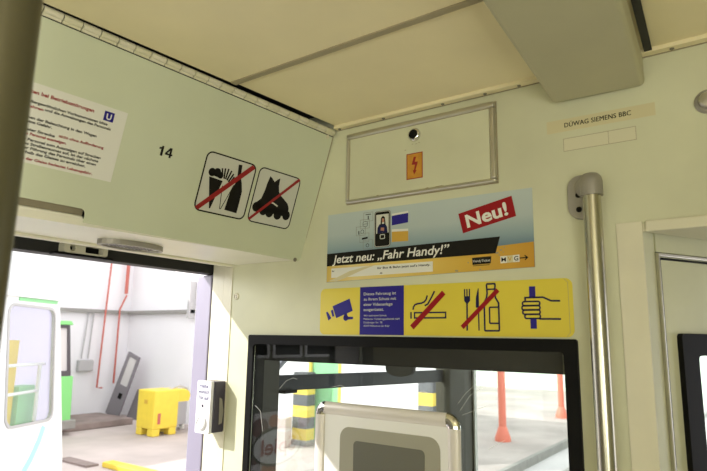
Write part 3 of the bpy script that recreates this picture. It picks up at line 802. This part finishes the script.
# ------------------------------------------------------------------ driver's cab behind the window
cw = MB().prism(rect(0.036, -0.02, 2.0, 1.803), 0, 0.05, holes=[rect(0.348, 0.80, 1.70, 1.560)])
struct('wall_cab_left', cw, 'cabbrown', 'dark left side wall of the cab with a side window', 'wall', frame((-0.56, 0, 0), (0, 1, 0), (0, 0, 1)))
struct('wall_cab_front', MB().prism(rect(-0.51, -0.02, 2.06, 2.25), 0, 0.05, holes=[rect(-0.448, 0.62, 1.95, 1.72)]), 'cab', 'dark front of the cab around the windscreen', 'wall', frame((0, 2.0, 0), (1, 0, 0), (0, 0, 1)))
struct('wall_cab_right', MB().prism(rect(0.04, -0.02, 1.95, 2.25), 0, 0.05, holes=[rect(0.4, 0.8, 1.8, 1.8)]), 'cab', 'dark right side wall of the cab', 'wall', frame((2.01, 0, 0), (0, 1, 0), (0, 0, 1)))
struct('ceiling_cab', MB().box(-0.51, 2.01, 0.04, 1.95, 2.18, 2.22), 'cab', 'dark ceiling of the cab', 'ceiling')
w2 = thing('window_2', 'cab side window with a dark sliding rail', 'window', frame((-0.535, 0, 0), (0, 1, 0), (0, 0, 1)))
w2['kind'] = 'structure'
MB().prism(rect(0.315, 0.795, 1.705, 1.565), -0.003, 0.003).build('pane', 'darkglass', w2)
MB().prism([(0.321, 1.405), (1.700, 1.372), (1.700, 1.436), (0.321, 1.462)], 0.004, 0.022).build('window_rail', mat('blue_black_rail', (0.012, 0.016, 0.024), 0.4, spec=0.2), w2, bevel=0.003)
MB().tube([(0.352, 1.462, -0.02), (0.43, 1.520, -0.02)], 0.012, 8).build('brace', 'lilac', w2)
MB().box(0.352, 0.425, 1.396, 1.406, 0.008, 0.05).build('latch', 'black', w2, bevel=0.002)
w3 = thing('window_3', 'cab windscreen at the front of the tram', 'window', frame((0, 1.975, 0), (1, 0, 0), (0, 0, 1)))
w3['kind'] = 'structure'
MB().prism(rect(-0.452, 0.615, 1.955, 1.725), -0.003, 0.003).build('pane', 'darkglass', w3)
MB().box(-0.447, -0.438, 0.62, 1.72, 0.0, 0.03).build('seal_or_shade_line', 'p_grey', w3)

# A-pillar
pl = thing('corner_pillar', 'dark green corner pillar between the cab side window and windscreen', 'pillar', Matrix.Translation((-0.50, 1.85, 0)))
MB().prism([(-0.008, -0.16), (0.022, -0.14), (0.045, 0.0), (0.048, 0.098), (-0.008, 0.098)], -0.018, 2.18).build('pillar_lining', 'cab', pl, bevel=0.01)

# dark header behind the glass
bd = thing('window_blind', 'dark blind band lowered behind the top of the cab window', 'blind', WF(0, 1.530, 0.052))
MB().box(-0.34, 0.66, 0.0, 0.13, -0.012, 0.010).build('blind_panel', mat('dark_blind', (0.006, 0.006, 0.005), 0.5, var=0.3, spec=0.1), bd, bevel=0.003)
MB().prism([(0.140, 0.002), (0.224, 0.002)] + [(0.182 + 0.042 * math.cos(math.radians(a)), -0.006 - 0.020 * math.sin(math.radians(a))) for a in range(0, 181, 15)], -0.010, 0.006).build('pull_tab', 'dark', bd, bevel=0.003)

# snap frame with sheet
sf = thing('snap_frame', 'aluminium snap frame with chrome corners mounted on the cab window glass', 'picture frame', WF(-0.051, 0.866, -0.0025))
FW, FH = 0.428, 0.566

M['sheet'] = mat('glossy_white_sheet', (0.86, 0.86, 0.83), 0.3, coat=1.0)
M['sheetgrey'] = mat('grey_green_sheet', (0.36, 0.35, 0.28), 0.3, coat=1.0)
M['sheetdark'] = mat('dark_grey_sheet', (0.15, 0.15, 0.125), 0.25, coat=1.0)
M['satin'] = mat('satin_silver_profile', (0.76, 0.72, 0.67), 0.38, 0.2)


def profile_bar(a, b, name='profile'):
    a, b = Vector(a), Vector(b)
    d = (b - a).normalized()
    nrm = Vector((-d.y, d.x, 0))
    pts = []
    mb = MB()
    rings = []
    for p in (a, b):
        rg = []
        for k in range(9):
            t = math.pi * k / 8
            rg.append(mb.bm.verts.new(p + nrm * (-0.0165 * math.cos(t)) + Vector((0, 0, 0.010 * math.sin(t)))))
        rings.append(rg)
    for k in range(8):
        mb.bm.faces.new((rings[0][k], rings[0][k + 1], rings[1][k + 1], rings[1][k]))
    mb.bm.faces.new((rings[0][0], rings[1][0], rings[1][8], rings[0][8]))
    mb.bm.faces.new(rings[0])
    mb.bm.faces.new(list(reversed(rings[1])))
    return mb.build(name, 'satin', sf, smooth=True)


h = 0.0165
profile_bar((0.034, FH - h, 0), (FW - 0.034, FH - h, 0))
profile_bar((0.034, h, 0), (FW - 0.034, h, 0))
profile_bar((h, 0.034, 0), (h, FH - 0.034, 0))
profile_bar((FW - h, 0.034, 0), (FW - h, FH - 0.034, 0))
for cx, cy, a0 in ((0.034, FH - 0.034, 90), (FW - 0.034, FH - 0.034, 0), (0.034, 0.034, 180), (FW - 0.034, 0.034, 270)):
    mb = MB()
    rings = []
    for i in range(9):
        t = math.radians(a0 + 90 * i / 8)
        rg = []
        for k in range(9):
            q = math.pi * k / 8
            rr = 0.0175 - 0.0170 * math.cos(q)
            rg.append(mb.bm.verts.new((cx + rr * math.cos(t), cy + rr * math.sin(t), 0.0112 * math.sin(q))))
        rings.append(rg)
    for A, B in zip(rings, rings[1:]):
        for k in range(8):
            mb.bm.faces.new((A[k], B[k], B[k + 1], A[k + 1]))
        mb.bm.faces.new((A[0], A[8], B[8], B[0]))
    mb.bm.faces.new(list(reversed(rings[0])))
    mb.bm.faces.new(rings[-1])
    mb.build('chrome_corner', 'chrome', sf, smooth=True)
sh = MB().prism(rect(0.025, 0.025, FW - 0.025, FH - 0.025), -0.002, 0.002).build('sheet', 'sheet', sf)
rp = MB().prism(rrect(0.084, 0.04, 0.376, 0.507, 0.030, 8), 0.0018, 0.0026).build('rounded_panel', 'sheetgrey', sh)
MB().prism(rrect(0.128, 0.04, 0.335, 0.475, 0.012, 5), 0.0025, 0.0032).build('dark_field', 'sheetdark', rp)

# ------------------------------------------------------------------ depot hall
M['hwall'] = mat('white_hall_plaster', (0.82, 0.81, 0.83), 0.8, var=0.05, scale=0.5)
M['hfloor'] = mat('pinkish_concrete', (0.50, 0.435, 0.405), 0.85, var=0.28, scale=0.6)
M['hpale'] = mat('pale_concrete', (0.66, 0.63, 0.62), 0.85, var=0.12, scale=0.4)
M['green'] = mat('bright_green_paint', (0.28, 0.66, 0.31), 0.5, var=0.05)
M['vgreen'] = mat('leaf_green_paint', (0.22, 0.62, 0.20), 0.4)
M['vwhite'] = mat('white_vehicle_paint', (0.82, 0.83, 0.82), 0.35)
M['vblue'] = mat('light_blue_paint', (0.40, 0.75, 0.83), 0.4)
M['hyellow'] = mat('yellow_machine_paint', (0.80, 0.60, 0.06), 0.45, var=0.06)
M['hgrey'] = mat('grey_machine_paint', (0.45, 0.44, 0.44), 0.5)
M['pipe'] = mat('red_brown_pipe_paint', (0.50, 0.13, 0.10), 0.5)
M['tray'] = mat('grey_cable_tray', (0.28, 0.27, 0.25), 0.6, var=0.15)
M['redpost'] = mat('orange_red_post_paint', (0.78, 0.20, 0.13), 0.5)
M['rustgrey'] = mat('brown_platform', (0.28, 0.22, 0.20), 0.85, var=0.3, scale=2)
M['bandgrey'] = mat('weathered_black_band', (0.10, 0.10, 0.11), 0.7, var=0.3, scale=9)
M['card'] = mat('pale_pink_cardboard', (0.62, 0.50, 0.47), 0.8)
M['palegreen'] = mat('pale_green_wall', (0.66, 0.78, 0.66), 0.8, var=0.04, scale=0.5)

struct('floor_hall', MB().box(-16.2, -3.42, -14, 33, -1.0, -0.9), 'hfloor', 'pinkish concrete floor of the depot hall', 'floor')
struct('floor_track', MB().box(-3.42, 12, -14, 33, -1.12, -1.06), 'hpale', 'pale track bed of the depot hall', 'floor')
struct('wall_hall_left', MB().box(-16.3, -16.0, -14, 10.3, -1.0, 5.6), 'hwall', 'white plaster wall at the back of the depot hall', 'wall')
struct('wall_hall_end', MB().prism(rect(-16.3, -1.0, -4.6, 5.6), -0.3, 0.0, holes=[rect(-8.32, -0.9, -7.32, 2.58)]), 'hwall', 'white plaster cross wall of the depot hall', 'wall', frame((0, 10.0, 0), (1, 0, 0), (0, 0, 1)))
struct('wall_hall_far', MB().box(-16.3, 12, 30, 30.3, -1.12, 5.6), 'palegreen', 'pale green far wall of the depot hall', 'wall')

# gate in the cross wall
gt = thing('hall_gate', 'bright green gate in the white cross wall beside a striped post', 'gate', frame((-8.32, 10.05, -0.9), (1, 0, 0), (0, 0, 1)))
MB().box(0.03, 0.97, 0.02, 3.45, -0.06, 0.0).build('gate_leaf', 'green', gt)
MB().prism([(0, 0), (0.08, 0), (0.08, 3.4), (0.92, 3.4), (0.92, 0), (1.0, 0), (1.0, 3.48), (0, 3.48)], -0.1, 0.06).build('gate_frame', 'hyellow', gt)


def striped_post(x, y, hw, label):
    o = thing('striped_post', label, 'post', Matrix.Translation((x, y, -0.9)), group='yellow and black guard posts at the gate')
    mb = MB()
    for i in range(6):
        mb.box(-hw, hw, -0.15, 0.15, 0.26 * i + 0.12, 0.26 * (i + 1) + 0.12, mi=i % 2)
    mb.build('post_bands', ['hyellow', 'bandgrey'], o)
    MB().box(-hw - 0.04, hw + 0.04, -0.19, 0.19, 0.0, 0.12).build('footing', 'tray', o, bevel=0.02)


striped_post(-8.24, 9.75, 0.22, 'yellow and black striped post left of the green gate')
striped_post(-4.86, 9.75, 0.17, 'yellow and black striped post seen above the snap frame')

cr = thing('cardboard_box', 'pale pink cardboard box in front of the striped post, partly built for a reflection', 'box', Matrix.Translation((-8.50, 9.2, -0.9)) @ Matrix.Rotation(math.radians(20), 4, 'Z'))  # solid box partly replaces a pinkish reflection in the cab glass
MB().box(-0.23, 0.23, -0.2, 0.2, 0.0, 0.66).build('carton', 'card', cr, bevel=0.01)
MB().box(-0.235, 0.235, -0.205, 0.205, 0.36, 0.40).build('tape', 'hpale', cr)

# red posts on the platform
for x, y, l in ((-4.69, 13.42, 'nearer orange red post with flared foot on the depot platform'), (-4.80, 19.09, 'farther orange red post near the right window edge')):
    o = thing('platform_post', l, 'post', Matrix.Translation((x, y, -0.9)), group='orange red posts along the platform')
    MB().tube([(0, 0, 0.25), (0, 0, 5.2)], 0.095, 16).build('shaft', 'redpost', o, smooth=True)
    MB().lathe([(0.20, 0), (0.20, 0.08), (0.11, 0.34), (0.095, 0.36)], (0, 0, 0), (0, 0, 1), 16).build('flared_foot', 'redpost', o, smooth=True)
struct('trim_12', MB().box(-3.50, -3.40, -6, 30, -1.06, -0.885), 'tray', 'grey platform edge along the track', 'trim')
for x in (-2.55, -1.10):
    tag(MB().box(x - 0.035, x + 0.035, -6, 30, -1.06, -0.95).build('track_rail', 'tray'), 'steel rail ' + ('nearer the platform edge' if x < -2 else 'farther from the platform edge'), 'rail', 'rails beside the platform')

# pipes, tray, junction box
tr_ = thing('cable_tray', 'grey cable tray running along the white hall walls', 'cable tray', Matrix.Translation((-16, 0, 2.26)))
MB().box(0.0, 0.16, -8, 9.99, 0.0, 0.10).build('tray_run', 'tray', tr_)
MB().box(0.16, 3.25, 9.83, 9.99, 0.0, 0.10).build('tray_run', 'tray', tr_)
MB().box(3.15, 3.25, 9.78, 9.99, -0.15, 0.95).build('end_bracket', 'hgrey', tr_)


def pipe(pts, r, label, m='pipe'):
    tag(MB().tube(pts, r, 8).build('wall_pipe', m, smooth=True), label, 'pipe', 'pipes on the white hall walls')


pipe([(-15.78, 9.66, 5.4), (-15.78, 9.66, 2.9)], 0.055, 'thick red pipe ending above the cable tray')
pipe([(-15.80, 9.70, 2.86), (-15.80, 9.50, 2.4), (-15.80, 9.50, 0.1)], 0.03, 'thin red brown pipe continuing below the thick red pipe')
pipe([(-15.80, 9.12, 5.4), (-15.80, 9.02, 2.4), (-15.80, 8.95, 0.0), (-15.80, 9.13, -0.02)], 0.028, 'thin red pipe with a hooked lower end')
pipe([(-15.94, 8.55, 2.24), (-15.94, 8.45, 0.86)], 0.02, 'thin grey conduit entering the left of the junction box', 'hgrey')
pipe([(-15.94, 8.72, 2.24), (-15.94, 8.66, 0.86)], 0.02, 'thin grey conduit entering the right of the junction box', 'hgrey')
jb = thing('junction_box', 'small grey junction box on the white hall wall', 'junction box', Matrix.Translation((-16, 8.58, 0.66)))
MB().box(0.0, 0.14, -0.24, 0.24, -0.17, 0.17).build('housing', 'hgrey', jb, bevel=0.02)
MB().box(0.14, 0.155, -0.22, 0.22, -0.15, 0.15).build('lid', 'hgrey', jb, bevel=0.01)

# leaning grey door and dark board
lv = Vector((0.60, 0.30, 2.0))
lm = frame((-15.62, 9.22, -0.76), (1, 0.2, -0.30), lv)
lo = thing('leaning_door', 'grey vehicle door with pale window leaning against the hall wall', 'door', lm)
MB().prism([(-0.04, 0.0), (0.50, 0.0), (0.50, 1.90), (0.0, 1.94)], -0.06, 0.0, holes=[[(0.10, 0.95), (0.41, 0.95), (0.41, 1.79), (0.10, 1.82)]]).build('door_shell', mat('grey_violet_door', (0.22, 0.20, 0.22), 0.5), lo, bevel=0.01)
MB().prism([(0.09, 0.94), (0.42, 0.94), (0.42, 1.80), (0.09, 1.83)], -0.04, -0.02).build('door_window', 'hpale', lo)
MB().prism(rrect(0.22, 0.55, 0.36, 0.72, 0.02), -0.01, 0.01).build('lock_plate', 'black', lo)
bo = tag(MB().prism([(0.0, 0.0), (0.42, 0.0), (0.44, 0.85), (0.10, 0.9)], -0.05, 0.0).build('leaning_board', mat('dark_grey_board', (0.16, 0.14, 0.15), 0.6), Mx=frame((-15.0, 9.50, -0.9), (1, 0.2, 0), (0.05, 0.35, 1.0))), 'short dark grey board leaning behind the yellow machine', 'board')

# yellow machine and grey cabinet
ym = thing('machine_box', 'yellow machine on feet standing on the hall floor', 'machine', frame((-11.668, 8.03, -0.9), (-0.999, 0.048, 0), (-0.048, -0.999, 0)))
MB().box(0.0, 0.76, -0.72, 0.0, 0.17, 1.12).build('body', 'hyellow', ym, bevel=0.03)
MB().prism([(-0.70, 0.80), (-0.70, 1.12), (-0.93, 1.12), (-1.06, 1.05), (-1.11, 0.94), (-1.06, 0.80)], 0.0, 0.6).build('side_cowl', 'hyellow', ym, Mx=frame((0.05, 0, 0), (0, 1, 0), (0, 0, 1)), bevel=0.03)
for x, y in ((0.0, 0.0), (0.50, 0.0), (0.0, -0.48), (0.50, -0.48)):
    MB().box(x + 0.01, x + 0.25, y - 0.22, y - 0.005, 0.0, 0.18).build('foot', 'hyellow', ym, bevel=0.02)
MB().box(-0.012, 0.01, -0.20, -0.12, 0.30, 0.56).build('slot', 'pipe', ym)
MB().box(0.30, 0.44, -0.01, 0.010, 0.78, 0.88).build('badge', 'p_ochre', ym)
MB().tube([(0.3, -0.6, 1.10), (0.2, -0.85, 1.20), (0.15, -1.05, 1.13), (0.1, -1.14, 0.9)], 0.03, 8).build('hose', 'hgrey', ym, smooth=True)
gc = thing('cabinet', 'low grey cabinet on feet beside the yellow machine', 'cabinet', frame((-12.02, 8.97, -0.9), (-0.4, 0.9, 0), (-0.9, -0.4, 0)))
MB().box(0.0, 0.62, 0.0, 0.36, 0.13, 0.74).build('body', 'hgrey', gc, bevel=0.02)
for x in (0.03, 0.48):
    MB().box(x, x + 0.1, 0.02, 0.12, 0.0, 0.14).build('foot', 'p_white', gc)
tag(MB().box(-15.7, -13.9, 5.8, 9.0, -0.9, -0.72).build('floor_plinth', 'rustgrey', bevel=0.03), 'low brown plinth on the floor by the white hall wall', 'plinth')
tag(MB().box(-9.60, -6.5, 5.42, 5.66, -0.9, -0.80).build('floor_kerb', 'hyellow', bevel=0.02), 'low yellow kerb on the hall floor', 'kerb')
tag(MB().box(-10.8, -9.75, 5.2, 5.45, -0.905, -0.86).build('floor_channel', 'rustgrey'), 'brown channel cover on the hall floor beside the yellow kerb', 'channel cover')

# ------------------------------------------------------------------ parked white and green tram
c31 = math.radians(-31)
dv = Vector((math.sin(c31), math.cos(c31), 0))
VP = Vector((-7.3905, 3.2424, 0.0))
VM = frame(VP, dv, (0, 0, 1))     # local x along the vehicle (away), y up, z towards the saloon
v1 = thing('tram', 'white tram with green roof edge and large rounded window seen through the doorway', 'tram', VM)
wo = rrect(-1.30, 0.42, -0.30, 1.95, 0.12)
wo = [(x + 0.20 * (1.95 - y) / 1.5, y + (x + 0.8) * -0.02) for x, y in wo]
wl = [(x - 1.45, y) for x, y in rrect(-1.20, 0.42, -0.20, 1.95, 0.12)]
body = MB().prism([(-4.0, -0.62), (0.30, -0.62), (0.27, -0.2), (-0.21, 2.06), (-4.0, 2.06)], -0.05, 0.0, holes=[wo, wl])
body.prism([(-4.0, -0.62), (0.30, -0.62), (0.27, -0.2), (-0.21, 2.06), (-4.0, 2.06)], -2.25, -2.2, holes=[wo, wl])
body.box(-4.0, 0.2, -0.62, -0.55, -2.2, -0.05).box(-4.0, -3.95, -0.55, 2.06, -2.2, -0.05)
body.box(-4.0, 0.25, 0.10, 0.16, -2.2, -0.05)
fo = [(0.30, -0.62), (0.27, -0.2), (-0.21, 2.06)]
for (xa, ya), (xb, yb) in zip(fo[:2], fo[1:2]):
    body.bm.faces.new([body.bm.verts.new(p) for p in ((xa, ya, -0.05), (xb, yb, -0.05), (xb, yb, -2.2), (xa, ya, -2.2))])
body.build('body', 'vwhite', v1)
fm = mat('lilac_bright_sheet', (0.55, 0.52, 0.68), 0.5)
nt = fm.node_tree
tl = nt.nodes.new('ShaderNodeBsdfTranslucent')
tl.inputs['Color'].default_value = (0.60, 0.57, 0.74, 1)
mx = nt.nodes.new('ShaderNodeMixShader')
mx.inputs['Fac'].default_value = 0.8
nt.links.new(nt.nodes['Principled BSDF'].outputs[0], mx.inputs[1])
nt.links.new(tl.outputs[0], mx.inputs[2])
nt.links.new(mx.outputs[0], nt.nodes['Material Output'].inputs['Surface'])
wsb = MB()
wsb.bm.faces.new([wsb.bm.verts.new(p) for p in ((0.27, -0.2, -0.05), (-0.21, 2.06, -0.05), (-0.21, 2.06, -2.2), (0.27, -0.2, -2.2))])
wsb.build('windscreen_bright_sheet', fm, v1)  # translucent sheet added to make the tram's window look bright lilac
MB().prism([(-4.03, 2.06), (-0.12, 2.06), (-0.22, 2.13), (-4.03, 2.13)], -2.28, 0.05).build('roof', 'vwhite', v1, bevel=0.02)
MB().box(-1.12, -0.28, 2.01, 2.055, -0.001, 0.012).build('roof_stripe', 'green', v1)
MB().stroke(wo, 0.035, -0.002, 0.012, closed=True).build('window_gasket', 'hgrey', v1)
MB().prism(wo, -0.03, -0.024).build('pane', 'glass', v1)
MB().stroke(wl, 0.035, -0.002, 0.012, closed=True).build('window_gasket', 'hgrey', v1)
MB().prism(wl, -0.03, -0.024).build('pane', 'glass', v1)
MB().prism(wo, -2.23, -2.224).build('pane', 'glass', v1)
MB().prism(wl, -2.23, -2.224).build('pane', 'glass', v1)
MB().tube([(-0.95, 1.17, -0.25), (0.0, 1.17, -0.25)], 0.022, 8).tube([(-0.90, 0.79, -0.25), (-0.12, 0.80, -0.25)], 0.022, 8).tube([(-0.12, 0.18, -0.25), (-0.12, 1.17, -0.25)], 0.026, 8).build('handrail', 'vwhite', v1, smooth=True)
MB().box(-0.72, -0.34, 0.16, 1.50, -0.70, -0.45).build('yellow_partition', 'hyellow', v1)
MB().box(-0.30, 0.08, 0.16, 0.86, -0.60, -0.40).build('green_dashboard', 'green', v1)
MB().stroke([(-0.28, 0.34), (-0.36, 0.16), (-0.50, -0.05), (-0.72, -0.28), (-0.95, -0.45)], 0.09, -0.001, 0.006).build('blue_swoosh', 'vblue', v1)
MB().box(-3.6, -0.3, -0.88, -0.62, -2.0, -0.3).build('bogie', 'tray', v1)

# second vehicle farther back
v2 = thing('tram', 'green and white vehicle front with dark framed window behind the white tram', 'tram', frame((-13.45, 6.62, -0.9), (0, 1, 0), (0, 0, 1)))
MB().prism([(-1.9, 0.35), (0.28, 0.35), (0.24, 1.45), (-1.9, 1.45)], -2.0, 0.0).build('lower_body', 'vgreen', v2, bevel=0.03)
MB().prism([(-1.9, 1.45), (0.17, 1.45), (0.02, 2.72), (-1.9, 2.72)], -2.0, -0.01, holes=[[(-1.0, 1.58), (0.08, 1.58), (-0.03, 2.64), (-1.0, 2.64)]]).build('upper_body', mat('dark_window_surround', (0.07, 0.06, 0.07), 0.4), v2)
MB().prism([(-1.0, 1.58), (0.08, 1.58), (-0.03, 2.64), (-1.0, 2.64)], -0.12, -0.05).build('window_sheet', 'hpale', v2)
MB().prism([(-1.95, 2.72), (0.08, 2.72), (0.02, 2.82), (-1.95, 2.82)], -2.05, 0.05).build('roof', 'vgreen', v2, bevel=0.02)
MB().prism([(-1.9, 0.15), (0.40, 0.15), (0.40, 0.38), (-1.9, 0.38)], -1.9, 0.05).build('bumper', 'tray', v2, bevel=0.03)
MB().box(-1.5, 0.0, 0.0, 0.16, -1.8, -0.3).build('bogie', 'black', v2)

# ------------------------------------------------------------------ parked tram with advertisement outside (seen in the glass)
v3 = thing('tram', 'dark olive tram side with fruit advertisement mirrored in the cab window', 'tram', frame((-2.60, -2.64, 0.0), (0, 1, 0), (0, 0, 1)))
M['olive'] = mat('dark_olive_paint', (0.07, 0.068, 0.035), 0.5, var=0.2)
MB().box(-2.0, 0.45, -0.6, 1.9, -2.2, 0.0).build('body', 'olive', v3, bevel=0.02)
for a, b in ((-0.29, 0.10), (-0.75, -0.34), (0.15, 0.42)):
    f_ = MB().prism(rect(a, 1.42, b, 1.80), 0.0, 0.012, holes=[rect(a + 0.025, 1.445, b - 0.025, 1.775)]).build('window_frame', 'hgrey', v3)
    MB().prism(rect(a + 0.02, 1.44, b - 0.02, 1.78), 0.001, 0.004).build('pane', 'black', f_)
ap_ = MB().prism(rect(-0.62, 0.40, 0.38, 0.96), 0.0, 0.006).build('advert_panel', 'hpale', v3)
fr_ = MB()
for i, (x, y, r) in enumerate(((0.22, 0.84, 0.10), (0.05, 0.88, 0.07), (-0.15, 0.82, 0.12), (-0.36, 0.86, 0.09), (0.27, 0.62, 0.09), (0.1, 0.47, 0.10), (-0.2, 0.46, 0.08), (-0.45, 0.55, 0.12))):
    fr_.prism(circ(x, y, r, ry=r * 0.8), 0.004, 0.0075 + 0.0003 * i, mi=i % 4)
fr_.build('fruit_picture', [mat('picture_brown', (0.16, 0.06, 0.04), 0.5), mat('picture_orange', (0.6, 0.25, 0.12), 0.5), mat('picture_olive', (0.35, 0.33, 0.08), 0.5), mat('picture_pink', (0.55, 0.25, 0.25), 0.5)], ap_)
ov = MB().prism(circ(0.0, 0.67, 0.31, 32, ry=0.155), 0.010, 0.013, mi=0).stroke(circ(0.0, 0.67, 0.31, 32, ry=0.155), 0.02, 0.011, 0.015, mi=1, closed=True).build('oval_logo', ['vwhite', 'olive'], ap_)
MB().text('Spiel', -0.23, 0.61, 0.135, 0.016, width=0.44, bold=0.02).build('lettering', 'p_red', ov)
